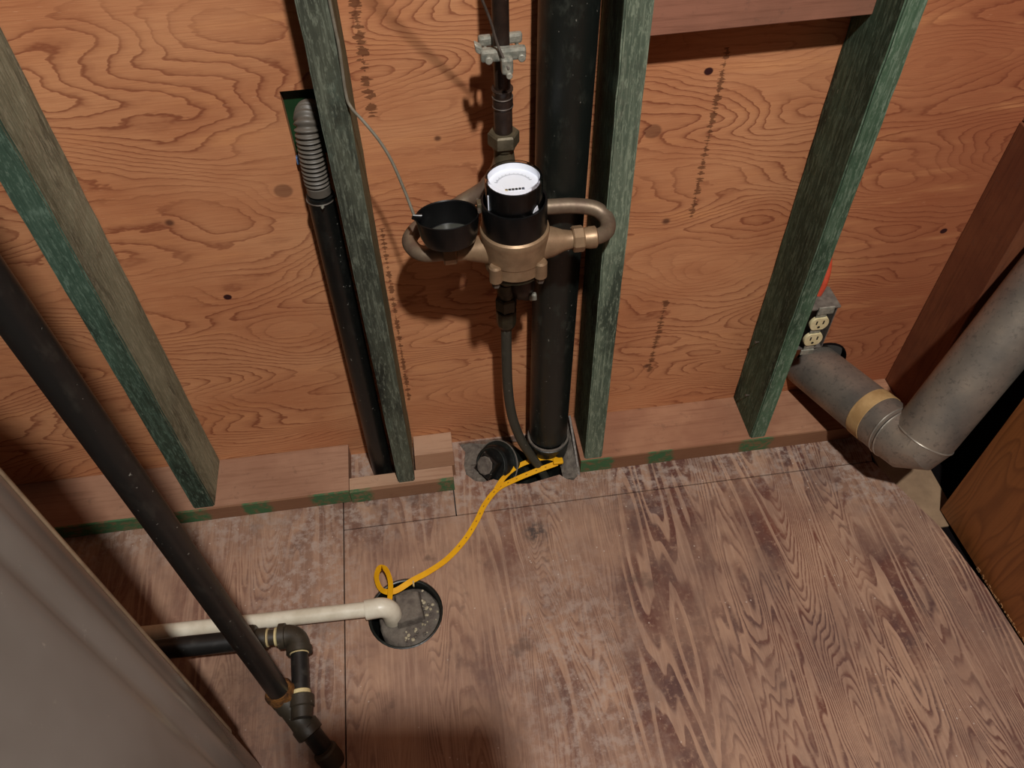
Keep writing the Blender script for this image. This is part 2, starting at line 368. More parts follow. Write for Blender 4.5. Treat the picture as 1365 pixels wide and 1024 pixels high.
m_brown = simple('dark_brown_pipe', (40, 30, 26), (58, 44, 36), 60, .4, .3, .5, .1)
m_darkbrass = simple('blackened_brass', (44, 44, 32), (66, 62, 46), 70, .42, .5, .5, .2)
m_blackpl = simple('black_gloss_plastic', (10, 10, 11), (16, 16, 16), 20, .3, 0, .45)
m_lidin = simple('grey_gloss_plastic', (66, 68, 62), (78, 78, 72), 40, .25, 0, .5)
m_white = simple('white_register_face', (232, 236, 244), (222, 228, 240), 10, .45)
m_ink = simple('grey_dial_print', (96, 100, 116), (96, 100, 116), 10, .6)
m_zinc = simple('cast_zinc', (168, 164, 150), (120, 122, 112), 120, .5, .35, .5, .3)
m_wire = simple('steel_wire', (120, 112, 104), (90, 80, 72), 80, .5, .5)
m_cable = simple('grey_cable_jacket', (128, 122, 108), (104, 98, 84), 60, .55)
m_pvc = simple('white_pvc', (226, 220, 202), (196, 186, 164), 26, .38, 0, .5, .05, .3, .75)
m_tape = simple('cream_thread_tape', (206, 190, 140), (180, 160, 116), 60, .6)
m_rust = simple('rusty_dope', (128, 84, 36), (66, 42, 24), 90, .85, 0, .3, 1)
m_yel = simple('yellow_strap_plastic', (232, 172, 16), (218, 154, 12), 30, .6, 0, .25)
m_yeld = simple('strap_slot_shade', (150, 104, 12), (150, 104, 12), 30, .6)
m_conc = simple('grey_concrete', (116, 108, 98), (88, 80, 74), 70, .95, 0, .2, 1, .35, .65, 6)
m_pebble = simple('pale_grit', (196, 184, 156), (150, 140, 116), 50, .8)
m_void = simple('dark_void', (14, 9, 10), (10, 7, 8), 10, .9, 0, .1)
m_green = simple('dark_green_siding', (34, 66, 38), (26, 54, 30), 14, .35)
m_beige = simple('beige_board', (150, 124, 96), (128, 104, 80), 20, .8)
m_rec = simple('ivory_receptacle', (220, 206, 164), (196, 180, 136), 60, .4)
m_slot = simple('black_slot', (20, 16, 12), (20, 16, 12), 10, .7)
m_steelbox = simple('dusty_steel_box', (130, 122, 114), (96, 88, 82), 120, .6, .4, .5, .5)
m_red = simple('orange_cable_jacket', (196, 78, 48), (170, 60, 40), 60, .5)
m_masking = simple('tan_duct_tape', (186, 152, 104), (160, 126, 82), 34, .7, 0, .3, .3)
m_blue = simple('blue_plastic_tab', (90, 130, 190), (110, 140, 180), 20, .5)
def duct_mat():
    g = G('galvanised_duct')
    n = g.noise(g.scale((1, 1, 1)), 9, 4, .6); sp = g.noise(g.scale((1, 1, 1), (2, 5, 1)), 110, 5, .75)
    col = g.ramp(n, [(.3, s2l((118, 114, 108))), (.52, s2l((152, 142, 130))), (.72, s2l((176, 160, 142)))])
    col = g.mix(g.math('MULTIPLY', g.ss(sp, .52, .66), .5), col, s2l((88, 82, 76)))
    g.bump(sp, .15, .001)
    return g.out(col, g.math('MULTIPLY_ADD', sp, .35, .28), .62, .5)
m_duct = duct_mat()
m_seam = simple('bare_zinc_seam', (190, 184, 172), (160, 154, 144), 60, .3, .7)
def panel_mat():
    g = G('oak_print_panelling'); x, y, z = g.sep()
    n1 = g.noise(g.scale((1, 5, 1.0), (0, 1, 3)), 2.0, 2, .5, .3)
    fld = g.math('ADD', g.math('MULTIPLY', y, 34), g.math('MULTIPLY', n1, 16))
    ln = g.ramp(g.math('FRACT', fld), [(0, 0), (.5, .2), (.85, 1), (1, .1)])
    f = g.noise(g.scale((1, 300, 8)), 1, 3, .6)
    col = g.mix(g.math('MULTIPLY', ln, .55), s2l((150, 92, 48)), s2l((100, 56, 28)))
    col = g.mix(g.math('MULTIPLY', g.ss(f, .4, .7), .3), col, s2l((112, 64, 32)))
    return g.out(col, .5, 0, .4)
m_panel = panel_mat()
m_chip = simple('splintered_edge', (196, 150, 100), (150, 100, 60), 120, .9)
def tank_mat():
    g = G('grey_enamel'); n = g.noise(g.scale((1, 1, .5)), 5, 4, .6); s = g.noise(g.scale((1, 1, 1), (3, 0, 0)), 60, 4, .7)
    col = g.mix(g.ss(n, .3, .7), s2l((124, 119, 113)), s2l((108, 101, 94)))
    col = g.mix(g.math('MULTIPLY', g.ss(s, .66, .78), .3), col, s2l((190, 180, 168)))
    return g.out(col, .26, .1, .5)
m_tank = tank_mat(); m_tanklip = simple('tank_jacket_rim', (166, 148, 122), (138, 120, 98), 30, .4, .2)

# ================================================================ SETTING
# wall_back: plywood sheathing with a real cut-out where the flexible conduit goes through
def wall_back():
    gx0, gx1, gz0, gz1 = -.206, -.138, .690, .7925
    holes = [[(gx0, gz0), (gx1, gz0), (gx1, gz1), (gx0, gz1)], circle(.700, .118, .056, 32)]
    bm = slab([(-1.5, -.1), (1.3, -.1), (1.3, 2.6), (-1.5, 2.6)], holes, 0, .013)
    for v in bm.verts: v.co = V(v.co.x, .013 - v.co.z if False else v.co.z*1.0, v.co.y)
    return bm
wb = struct(link('wall_back', wall_back(), MW))
sd = link('siding_panel', box(-.30, -.02, .0150, .0180, .60, .90), m_green, wb); lab(sd, 'dark green siding seen through the square cut-out')

# floor: dark ground far below, plywood sheets with recessed joints above
fl = struct(link('floor', box(-1.5, 1.2, -2.0, .0, -.30, -.28), m_void))
G1 = .0012
sheets = [
    ([(-1.45, -1.9), (-.2625-G1, -1.9), (-.2625-G1, 0), (-1.45, 0)], []),
    ([(-.2625+G1, -.172+G1), (-.050-G1, -.172+G1), (-.050-G1, 0), (-.2625+G1, 0)], []),
    ([(-.050+G1, -.172+G1), (.778, -.172+G1), (.792, -.11), (.868, -.06), (.868, 0), (-.050+G1, 0)],
     [[(-.030, -.004), (-.018, -.028), (-.024, -.060), (-.022, -.082), (-.006, -.100), (.010, -.1045), (.030, -.101), (.048, -.110), (.075, -.119),
       (.098, -.1215), (.121, -.117), (.143, -.113), (.160, -.110), (.172, -.122), (.184, -.127), (.194, -.119), (.197, -.100), (.199, -.050), (.200, -.004)]]),
    ([(-.2625+G1, -1.9), (.905, -1.9), (.885, -.9), (.872, -.60), (.862, -.46), (.839, -.330), (.797, -.222), (.778, -.172-G1), (-.2625+G1, -.172-G1)],
     [circle(-.157, -.353, .0655)]),
]
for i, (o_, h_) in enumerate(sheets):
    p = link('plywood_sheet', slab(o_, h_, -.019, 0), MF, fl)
struct(link('trim_1', hexa([(.80,-.9,-.06),(.93,-.9,-.06),(.93,.0,-.06),(.80,.0,-.06),(.80,-.9,-.032),(.93,-.9,-.032),(.93,.0,-.032),(.80,.0,-.032)]), m_void))
b_ = link('floor_board', box(.800, .900, -.318, -.10, -.0315, -.026, .001), m_beige, fl); lab(b_, 'beige board lying lower past the floor edge')
# right side: side wall far behind, post and panelling
struct(link('wall_right', box(1.0, 1.012, -2.0, 0, -.28, 2.6), m_void))
struct(link('ceiling', box(-1.5, 1.2, -2.4, .0, 2.85, 2.87), m_void))

# ================================================================ FRAMING
SD = -.1063
def stud(x0b, x1b, x0t, x1t, zt, mfront, mside_l, mside_r, label, z0=.0373):
    t = thing('wall_stud', label, 'stud', ((x0b+x1b)/2, SD, z0), 'wall studs')
    k = (zt - z0)/(.93 - z0)
    def L(a, b): return a + (b-a)*k
    a0, a1, b0, b1 = x0b, x1b, L(x0b, x0t), L(x1b, x1t)
    bm = hexa([(a0,SD,z0),(a1,SD,z0),(a1,-.0008,z0),(a0,-.0008,z0),(b0,SD,zt),(b1,SD,zt),(b1,-.0008,zt),(b0,-.0008,zt)])
    # subdivide and roughen the sawn arrises a little
    le = [e for e in bm.edges if abs((e.verts[0].co-e.verts[1].co).z) > .5]
    bmesh.ops.bevel(bm, geom=le, offset=.0022, segments=2, affect='EDGES')
    le = [e for e in bm.edges if abs((e.verts[0].co-e.verts[1].co).z) > .5]
    bmesh.ops.subdivide_edges(bm, edges=le, cuts=70, use_grid_fill=True)
    from mathutils import noise
    for v in bm.verts:
        if v.co.z > z0+.001: v.co += V(noise.noise(v.co*38+V(x0b*9,0,0)), noise.noise(v.co*41+V(5,x0b,1)), 0)*.0011
    o = link('timber', bm, mfront, t)
    o.data.materials.append(mside_l); o.data.materials.append(mside_r)
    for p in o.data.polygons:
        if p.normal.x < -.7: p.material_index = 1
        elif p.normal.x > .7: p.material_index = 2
    return t
stud(-.534, -.4955, -.532, -.4940, 2.5, m_st1b, m_st1b, m_st1, 'leftmost green-stained stud, weathered grey-olive right face, behind the steel gas pipe')
stud(-.1525, -.1205, -.1495, -.1135, 2.5, m_st2, m_st3b, m_st2b, 'narrow dark stud with grey cable down it, beside the corrugated conduit')
stud(.209, .2435, .205, .2390, 2.5, m_st3, m_st3b, m_st3, 'pale green-grey stud with shaded left face, right of the fat black drain pipe')
stud(.5415, .5725, .5410, .5705, 2.5, m_st4, m_st4b, m_st4, 'bright green stud with electrical outlet box on its right side')
# small nails on the last stud
def nail(p, d, parent):
    bm = lathe(p, d, [(0, .0009), (.006, .0009), (.0062, .0024), (.0075, .0024)], 8)
    return link('nail', bm, m_wire, parent, 40)
st4 = [o for o in C.objects if o.name.startswith('wall_stud')][-1]
nail((.5410, -.030, .235), (-1, -.1, .1), st4); nail((.5410, -.055, .110), (-1, 0, .1), st4)

def board(name, cat, label, bm, m, base): 
    return tag(link(name, bm, m, None, None, base), label, cat)
ZP = .0370
board('sill_plate', 'board', 'left sill plate under the leftmost stud, green paint smears on its front edge',
      box(-1.35, -.2460, -.1120, -.0006, .0006, ZP, .0012), m_sill_l, (-.8, -.056, 0))
board('sill_strip', 'board', 'thin front strip of sill under the narrow dark stud',
      box(-.2452, -.0470, -.1150, -.0815, .0006, ZP, .0012), m_sill_m, (-.15, -.1, 0))
board('sill_block', 'board', 'short pale sill block behind the strip, right of the narrow dark stud',
      box(-.1180, -.0420, -.0808, -.0006, .0006, ZP, .0012), m_sill_m, (-.08, -.04, 0))
board('sill_plate', 'board', 'long right sill plate under the pale and bright green studs',
      hexa([(.2010,-.1115,.0006),(.752,-.1115,.0006),(.868,-.030,.0006),(.868,-.0006,.0006)]*1 + [(.2010,-.1115,ZP),(.752,-.1115,ZP),(.868,-.030,ZP),(.868,-.0006,ZP)]) if False else
      slab([(.2010, -.1115), (.752, -.1115), (.868, -.045), (.868, -.0006), (.2010, -.0006)], [], .0006, ZP), m_sill_r, (.5, -.056, 0))
board('fire_block', 'board', 'brown horizontal blocking board at the top between the two right studs',
      hexa([(.2400,-.0480,.8490),(.5410,-.0480,.8530),(.5410,-.0006,.8530),(.2400,-.0006,.8490),(.2390,-.0480,.9400),(.5405,-.0480,.9440),(.5405,-.0006,.9440),(.2390,-.0006,.9400)], .0012), m_block, (.39, -.024, .85))
board('corner_post', 'post', 'reddish brown corner post beyond the right side of the vent duct',
      box(.8700, .9080, -.1060, -.0008, .0006, .640, .0015), m_post, (.889, -.05, 0))
board('post_extension', 'post', 'upper brown timber sitting on the reddish corner post',
      box(.8730, .9100, -.1040, -.0008, .6415, 2.5, .0015), m_block, (.889, -.05, .6415))
for i, (dx, dy, r) in enumerate(((0, 0, .008), (.004, -.012, .006), (-.002, .010, .005))):
    pass
# panelling at the right
pn = thing('wood_panel', 'orange-brown oak-look panelling sheet at the right edge, chipped bottom edge', 'panel', (.872, -.285, -.01))
pbm = slab([(-.285, -.022), (-.40, -.012), (-.47, -.010), (-.50, -.004), (-.56, -.001), (-.60, .006), (-1.6, .03), (-1.6, 1.9), (-.285, 1.9)], [], 0, .006)
for v in pbm.verts: v.co = V(.872+v.co.z, v.co.x, v.co.y)
link('sheet', pbm, m_panel, pn)
random.seed(5); cb = bmesh.new()
for i in range(34):
    yy = -.42 - .006*i + random.uniform(-.003, .003); zz = -.012 + (-.42-yy)*.10
    box(.8712, .8722, yy, yy+random.uniform(.002, .006), zz-.001, zz+random.uniform(.001, .006), 0, cb)
stuff(link('chipped_edge', cb, m_chip, pn))
struct(link('trim_2', box(.905, .93, -1.9, -.30, -.28, -.005), m_void))

# ================================================================ PIPES ON THE WALL
# fat black drain pipe
t = thing('drain_pipe', 'fat black vertical drain pipe behind the water meter', 'pipe', (.145, -.055, .0))
link('pipe', lathe((.1484, -.040, .045), (.008, 0, .85), [(0, .0365), (.01, .0370), (2.4, .0370)], 48), m_abs, t, 40)
link('hub', lathe((.1472, -.0425, -.08), (.008, 0, .85), [(0, .040), (.105, .040), (.109, .0415), (.120, .0415), (.123, .0372)], 48, False), m_abs, t, 40)
o = link('dust_ring', ring((.1484, -.0415, .0430), (.008, 0, .85), .0390, .0024, 48, 8), m_conc, t, 40); lab(o, 'pale dusty ring at the foot of the pipe')

# conduit left of second stud
t = thing('flexible_conduit', 'grey corrugated conduit curving out of the square cut-out into a black pipe', 'conduit', (-.181, -.048, .0))
path = smoothpath([(-.170, .013, .745), (-.173, -.014, .768), (-.175, -.040, .768), (-.1765, -.048, .735), (-.178, -.050, .700), (-.1785, -.050, .672)], 22)
L_ = [0]
for a, b in zip(path, path[1:]): L_.append(L_[-1]+(b-a).length)
dens = []; rr = []
n = 220; tot = L_[-1]; j = 0
for i in range(n):
    s = tot*i/(n-1)
    while j < len(L_)-2 and L_[j+1] < s: j += 1
    u = (s-L_[j])/max(1e-9, L_[j+1]-L_[j]); dens.append(path[j].lerp(path[j+1], min(1, max(0, u))))
    rr.append(.0155 + .0020*math.sin(2*PI*s/.0062) if s < tot-.012 else .0165)
link('corrugated_hose', tube(dens, rr, 28), m_flex, t, 60)
link('rigid_pipe', tube([(-.1785, -.050, .668), (-.1835, -.050, .04), (-.184, -.050, -.10)], [.0185, .0195, .0195], 32), m_abs2, t, 40)
o = link('wire_tie', ring((-.1785, -.050, .662), (.0, 0.05, 1), .0192, .0010, 40, 6), m_wire, t, 40); lab(o, 'twisted bare wire tie')
link('tie_knot', lathe((-.176, -.0695, .6625), (0, -1, .1), [(0, .002), (.003, .0026), (.006, .001)], 8), m_zinc, t, 40)
o = link('tape_tab', box(-.2045, -.1965, -.014, -.006, .692, .703, .001), m_blue, t); lab(o, 'scrap of blue plastic at the opening')

# supply riser with clamp and union
PX, PY = .0695, -.080
t = thing('supply_riser', 'thin dark brown vertical water riser above the meter', 'pipe', (PX, PY, .735))
link('pipe', tube([(PX, PY, .802), (PX-.001, PY, 2.5)], .0100, 24), m_brown, t, 40)
link('coupling', lathe((PX, PY, .790), (0, 0, 1), [(0, .0115), (.002, .0128), (.012, .0128), (.014, .0118), (.022, .0118), (.025, .0132), (.0275, .0132), (.0275, .0105)], 24), m_brown, t, 35)
for zz in (.794, .806, .8165): link('bright_ring', ring((PX, PY, zz), (0, 0, 1), .0124, .0009, 28, 6), m_wire, t, 40)
link('sleeve', lathe((PX, PY, .752), (0, 0, 1), [(0, .0118), (.038, .0118), (.04, .0105)], 24), m_brown, t, 35)
link('union_nut', hexnut((PX, PY, .738), (0, 0, 1), .0205, .020, (1, 0, 0)), m_brassd, t)
link('nut_collar', lathe((PX, PY, .731), (0, 0, 1), [(0, .012), (.002, .0145), (.008, .0155)], 24), m_brassd, t, 35)

t = thing('ground_clamp', 'small cast zinc grounding clamp around the dark riser', 'clamp', (PX, PY, .868))
bm = wobble(box(PX-.026, PX+.026, PY-.022, PY-.010, .862, .876, .003), .0012, 2)
link('clamp_jaw', bm, m_zinc, t)
bm = wobble(box(PX-.026, PX+.026, PY+.008, PY+.018, .866, .878, .003), .0012, 5); link('clamp_jaw', bm, m_zinc, t)
bm = wobble(hexa([(PX-.032,PY-.016,.872),(PX-.024,PY-.018,.868),(PX-.024,PY-.006,.868),(PX-.032,PY-.008,.874),(PX-.033,PY-.016,.882),(PX-.024,PY-.018,.878),(PX-.024,PY-.006,.878),(PX-.033,PY-.008,.884)], .0015), .0008, 3); link('clamp_ear', bm, m_zinc, t)
for sx in (-.018, .020):
    link('screw', lathe((PX+sx, PY-.030, .868), (0, 1, -.1), [(0, .0035), (.001, .0045), (.004, .0045), (.0042, .0022), (.05, .0022)], 12), m_zinc, t, 35)
link('wire_lug', wobble(box(PX-.004, PX+.010, PY-.032, PY-.020, .850, .870, .003), .0008, 8), m_zinc, t)
link('screw', lathe((PX+.004, PY-.040, .853), (0, 1, -.1), [(0, .003), (.001, .0038), (.004, .0038), (.0042, .002), (.012, .002)], 12), m_zinc, t, 35)
w_ = link('ground_wire', tube(smoothpath([(PX+.004, PY-.032, .858), (.0655, -.106, .876), (.060, -.106, .893), (.045, -.125, .945), (-.025, -.20, 1.14), (-.10, -.28, 1.35)], 10), .0016, 8), m_wire, t, 60)

# ================================================================ WATER METER
MX, MY = .0725, -.150
t = thing('water_meter', 'bronze water meter with a white register under clear dome', 'water meter', (MX, MY, .595))
link('meter_body', lathe((MX, MY, .598), (0, 0, 1), [(0, .030), (.001, .0405), (.002, .0415), (.020, .0418), (.0212, .0428), (.044, .0440), (.054, .0455), (.059, .0462), (.063, .0452), (.066, .041)], 56), m_brass, t, 35)
for k, a in enumerate((-135, -45, 135, 45)):
    a = math.radians(a); lx, ly = MX+.0425*math.cos(a), MY+.0425*math.sin(a)
    link('bolt_lug', lathe((lx, ly, .5965), (0, 0, 1), [(0, .0078), (.001, .0092), (.0245, .0092), (.0275, .0070)], 14), m_brass, t, 35)
    o = link('bolt', hexnut((lx, ly, .586), (0, 0, 1), .0056, .0095, (1, 0, 0)), m_wire, t)
link('bottom_plate', lathe((MX, MY, .589), (0, 0, 1), [(0, .034), (.001, .0372), (.007, .0372), (.0085, .036)], 40), m_darkbrass, t, 35)
link('collar', lathe((MX, MY, .6625), (0, 0, 1), [(0, .040), (0, .0420), (.003, .0428), (.0405, .0425), (.0425, .0420), (.0425, .0395), (.02, .0390)], 56, False), m_blackpl, t, 35)
link('register_can', lathe((MX, MY, .675), (0, 0, 1), [(0, .0355), (.0595, .0355), (.0602, .0350), (.0602, .0337), (.051, .0337)], 48, False), m_blackpl, t, 35)
link('dial_wall', lathe((MX, MY, .7255), (0, 0, 1), [(.0005, .0325), (.0092, .0336)], 48, False), m_white, t, 60)
d_ = link('dial_face', lathe((MX, MY, .7258), (0, 0, 1), [(0, .0340), (.0008, .0340)], 48), m_white, t, 30)
bmp = bmesh.new()
for k in range(34):
    a = math.radians(20 + k*4.2); r0, r1 = .0215, .0235 if k % 3 else .0250
    for (ra, rb) in ((r0, r1),):
        c, s = math.cos(a), math.sin(a)
        hexa([(MX+ra*c-.0002*s, MY+ra*s+.0002*c-.002, .72665), (MX+rb*c-.0002*s, MY+rb*s+.0002*c-.002, .72665), (MX+rb*c+.0003*s, MY+rb*s-.0003*c-.002, .72665), (MX+ra*c+.0003*s, MY+ra*s-.0003*c-.002, .72665),
              (MX+ra*c-.0002*s, MY+ra*s+.0002*c-.002, .7268), (MX+rb*c-.0002*s, MY+rb*s+.0002*c-.002, .7268), (MX+rb*c+.0003*s, MY+rb*s-.0003*c-.002, .7268), (MX+ra*c+.0003*s, MY+ra*s-.0003*c-.002, .7268)], 0, bmp)
stuff(link('tick_marks', bmp, m_ink, d_))
for k in range(6):
    link('digit_window', box(MX-.0125+k*.0042, MX-.0092+k*.0042, MY-.0125, MY-.0085, .7266, .7270), m_ink if k == 5 else m_tape, d_)
link('dial_boss', lathe((MX, MY, .7264), (0, 0, 1), [(0, .0150), (.0006, .0148)], 40), m_white, d_, 30)
gg = G('clear_dome'); gg.b.inputs['Transmission Weight'].default_value = 1; gg.b.inputs['IOR'].default_value = 1.25; m_glass = gg.out((.96, .95, .96, 1), .02, 0, .5)
o = link('clear_lens', lathe((MX, MY, .6985), (0, 0, 1), [(0, .0362), (.036, .0362), (.0395, .0352), (.0410, .0330), (.0410, .0322), (.0390, .0340), (.036, .0350), (0, .0357)], 48, False), m_glass, t, 40); lab(o, 'clear plastic rim of the register')
o = link('white_mark', hexa([(MX+.0195,MY-.0320,.704),(MX+.0270,MY-.0262,.704),(MX+.0265,MY-.0255,.704),(MX+.0190,MY-.0313,.704),(MX+.0215,MY-.0309,.709),(MX+.0255,MY-.0276,.7115),(MX+.0250,MY-.0269,.7115),(MX+.0210,MY-.0302,.709)]), m_white, t); lab(o, 'small white arrow on the register side')
link('white_bracket', box(MX-.0350, MX-.0335, MY-.0150, MY-.0135, .700, .724, .0004), m_white, t)
# horns and nuts
link('meter_horn', lathe((MX+.036, MY, .6285), (1, 0, 0), [(0, .0235), (.016, .0200), (.030, .0145), (.040, .0125), (.046, .0130), (.053, .0130)], 32), m_brass, t, 40)
link('meter_horn', lathe((MX-.036, MY, .6285), (-1, 0, 0), [(0, .0210), (.014, .0175), (.026, .0145), (.032, .0130), (.042, .0130)], 32), m_brass, t, 40)
# hinge of the lid
link('lid_hinge', box(MX-.0475, MX-.041, MY-.004, MY+.008, .690, .704, .0015), m_brassd, t)
link('hinge_pin', lathe((MX-.0455, MY-.010, .697), (0, 1, 0), [(0, .0022), (.026, .0022)], 10), m_wire, t, 35)
# lid: open cup hanging left
lc = V(-.0135, -.150, .6905); ax = V(-.02, .20, 1).normalized()
ld_ = link('meter_lid', lathe(lc, ax, [(-.037, .0), (-.037, .0300), (-.035, .0335), (-.026, .0372), (-.010, .0396), (0, .0410), (.0008, .0400), (-.0005, .0388), (-.012, .0378), (-.0300, .0352), (-.0312, .0340), (-.0312, .0)], 56, False), m_blackpl, t, 35); lab(ld_, 'black meter lid flipped open like a cup')
link('lid_disc', lathe(lc+ax*-.0310, ax, [(0, .0325), (.0012, .0322)], 48), m_lidin, ld_, 30)
link('lid_tab', tube([lc+V(-.034, 0, -.002), lc+V(-.044, .0, .002)], [.007, .0035], 12, True, None, .5), m_blackpl, ld_, 50)
link('lid_shine_tab', wobble(box(lc.x-.026, lc.x-.014, lc.y-.030, lc.y-.026, lc.z-.022, lc.z-.0205, .0005), .0003), m_white, ld_)

# meter yoke: copper loops, wye, rear block
t = thing('meter_yoke', 'bronze and copper yoke with U loops holding the water meter', 'pipe fitting', (.069, PY, .60))
ZB = .629
link('wye_neck', lathe((PX, PY, .733), (0, 0, -1), [(0, .0125), (.010, .0135), (.030, .0155), (.038, .014)], 24), m_brassd, t, 40)
lp = smoothpath([(PX, PY, .722), (.062, PY, .698), (.044, PY, .674), (.018, PY, .657), (-.012, -.085, .646), (-.040, -.092, .637), (-.058, -.104, .632), (-.066, -.120, .629), (-.060, -.138, .628), (-.046, -.149, .6285), (-.024, -.150, .6285), (-.006, -.150, .6285)], 7)
link('left_loop', tube(lp, [.0125 if i < 14 else .0115 if i < 24 else .0105 for i in range(len(lp))], 22), m_copper, t, 50)
rp = smoothpath([(.078, -.088, .650), (.120, -.090, .6405), (.160, -.090, .6375), (.190, -.094, .633), (.2035, -.103, .627), (.207, -.116, .623), (.2025, -.131, .6215), (.190, -.143, .624), (.172, -.150, .6285)], 8)
link('right_loop', tube(rp, .0108, 22), m_copper, t, 50)
link('swivel_nut', hexnut((.150, MY, .6285), (1, 0, 0), .0178, .016, (0, 0, 1), None, 8), m_brass, t)
link('swivel_collar', lathe((.166, MY, .6285), (1, 0, 0), [(0, .0135), (.008, .0150), (.016, .0150), (.018, .012)], 24), m_brass, t, 40)
link('swivel_nut', hexnut((-.024, MY, .6285), (1, 0, 0), .0165, .018, (0, 0, 1), None, 8), m_brass, t)
link('threaded_stub', tube([(PX+.004, PY, .705), (PX+.020, PY+.004, .690), (PX+.022, PY+.004, .676)], [.008, .009, .009], 16), m_brassd, t, 50)
for k in range(3): link('thread', ring((PX+.018+.0015*k, PY+.003, .694-.004*k), (.6, 0, -.8), .0095, .0012, 20, 6), m_brassd, t, 40)
link('rear_block', lathe((PX, PY-.002, .668), (0, 0, -1), [(0, .012), (.012, .018), (.055, .018), (.10, .0155), (.165, .0130)], 24), m_brassd, t, 40)
# corroded shut-off under the meter
t = thing('crusted_valve', 'dark crusted shut-off valve hanging under the meter right side', 'valve', (.093, -.080, .48))
link('valve_body', wobble(lathe((.092, -.084, .470), (0, 0, 1), [(0, .008), (.006, .016), (.026, .019), (.050, .016), (.085, .013)], 22), .004, 4, 90), m_rust if False else m_brown, t, 60)
link('key_lug', wobble(box(.100, .112, -.102, -.094, .474, .486, .002), .001, 6), m_zinc, t)
link('bolt_glint', lathe((.108, -.150, .578), (0, 0, 1), [(0, .004), (.010, .0045)], 10), m_copper, t, 40)

t = thing('service_hose', 'dark compression coupling and hose running down from meter into the floor hole', 'hose', (.067, PY, .40))
link('coupling_body', lathe((.0675, PY, .500), (0, 0, -1), [(0, .0140), (.020, .0140), (.022, .0125), (.032, .0125)], 26), m_darkbrass, t, 35)
link('coupling_nut', hexnut((.0672, PY, .470), (0, 0, -1), .0172, .026, (1, 0.2, 0)), m_darkbrass, t)
link('coupling_nut', lathe((.0668, PY, .4425), (0, 0, -1), [(0, .0150), (.002, .0162), (.028, .0158), (.036, .0135), (.040, .0100)], 12), m_darkbrass, t, 25)
link('hose', tube(smoothpath([(.066, PY, .410), (.0655, PY, .34), (.066, PY, .25), (.072, PY, .17), (.086, -.081, .10), (.105, -.084, .045), (.124, -.089, .0), (.140, -.093, -.05)], 8), .0088, 20), m_hose, t, 50)

# grey cable from above along the second stud to the lid
tag(link('sensor_cable', tube(smoothpath([(-.1165, -.1085, 1.25), (-.1135, -.1085, .95), (-.1125, -.1090, .90), (-.1145, -.1100, .845), (-.111, -.113, .828), (-.099, -.119, .812), (-.085, -.125, .790), (-.074, -.130, .765), (-.064, -.138, .730), (-.055, -.149, .694)], 9), .0019, 10), m_cable, None, 60, (-.11, -.109, .82)),
    'thin grey cable hanging off the narrow stud down to the open lid', 'cable')

# ================================================================ CLEANOUT IN THE FLOOR HOLE
t = thing('cleanout_fitting', 'black dusty cleanout plug lying tilted in floor hole beside the drain pipe', 'drain fitting', (.02, -.055, 0))
ax = V(-.62, -.42, .66).normalized(); c0 = V(.050, -.058, -.015)
link('wye_body', tube([(.105, -.050, -.10), (.075, -.052, -.055), tuple(c0)], [.042, .044, .046], 36), m_abs, t, 50)
link('hub_rim', lathe(c0-ax*.004, ax, [(0, .0455), (.003, .0490), (.014, .0490), (.017, .0465), (.017, .041)], 40), m_abs, t, 35)
o = link('dust_ring', ring(c0+ax*.012, ax, .0485, .0012, 44, 6), m_conc, t, 40); lab(o, 'pale dust line around the hub')
link('plug_flange', lathe(c0+ax*.012, ax, [(0, .040), (.012, .0405), (.020, .0385), (.0225, .030), (.023, .0)], 40), m_abs2, t, 35)
link('plug_ring', ring(c0+ax*.034, ax, .0335, .0022, 40, 8), m_abs, t, 40)
link('plug_square', lathe(c0+ax*.033, ax, [(0, .0300), (.018, .0285), (.021, .024)], 4, True, None, (0, 1, .6)), m_abs2, t)
link('dirt_cap', wobble(lathe(c0+ax*.0545, ax, [(0, .0190), (.001, .0165)], 10), .0008, 3), m_conc, t)
# rough concrete fill round the pipes
t = thing('concrete_fill', 'grey crumbly concrete fill around pipes in the floor hole', 'concrete', (.08, -.06, -.03))
def lump(x0, x1, y0, y1, zb, f, seed, nx=26, ny=18, amp=.004):
    from mathutils import noise
    bm = bmesh.new(); g = [[None]*(ny+1) for _ in range(nx+1)]
    for i in range(nx+1):
        for j in range(ny+1):
            x = x0+(x1-x0)*i/nx; y = y0+(y1-y0)*j/ny; z = f(x, y) + amp*noise.noise(V(x*70, y*70, seed)) + amp*.5*noise.noise(V(x*190, y*190, seed))
            g[i][j] = bm.verts.new((x, y, z))
    fs = []
    for i in range(nx):
        for j in range(ny): fs.append(bm.faces.new((g[i][j], g[i+1][j], g[i+1][j+1], g[i][j+1])))
    ex = bmesh.ops.extrude_face_region(bm, geom=fs)
    for v in [q for q in ex['geom'] if isinstance(q, bmesh.types.BMVert)]: v.co.z = zb
    return bm
o = link('fill_left', lump(-.035, .045, -.108, -.001, -.08, lambda x, y: -.006 - max(0, x)*.35, 1), m_conc, t)
o = link('fill_right', lump(.166, .2005, -.118, -.001, -.08, lambda x, y: -.004 + .05*max(0, (x-.166)/.035)*max(0, (y+.118)/.118)**.7 , 7, 14, 24), m_conc, t)
t = tag(link('rusty_strap', hexa([(.196,-.118,.000),(.2005,-.118,.000),(.2005,-.114,.000),(.196,-.114,.000),(.194,-.012,.052),(.1985,-.012,.052),(.1985,-.012,.058),(.194,-.012,.058)], .0008), m_steelbox, None, None, (.198, -.1, 0)),
        'thin dusty metal strip leaning beside the foot of the pale stud', 'strip')

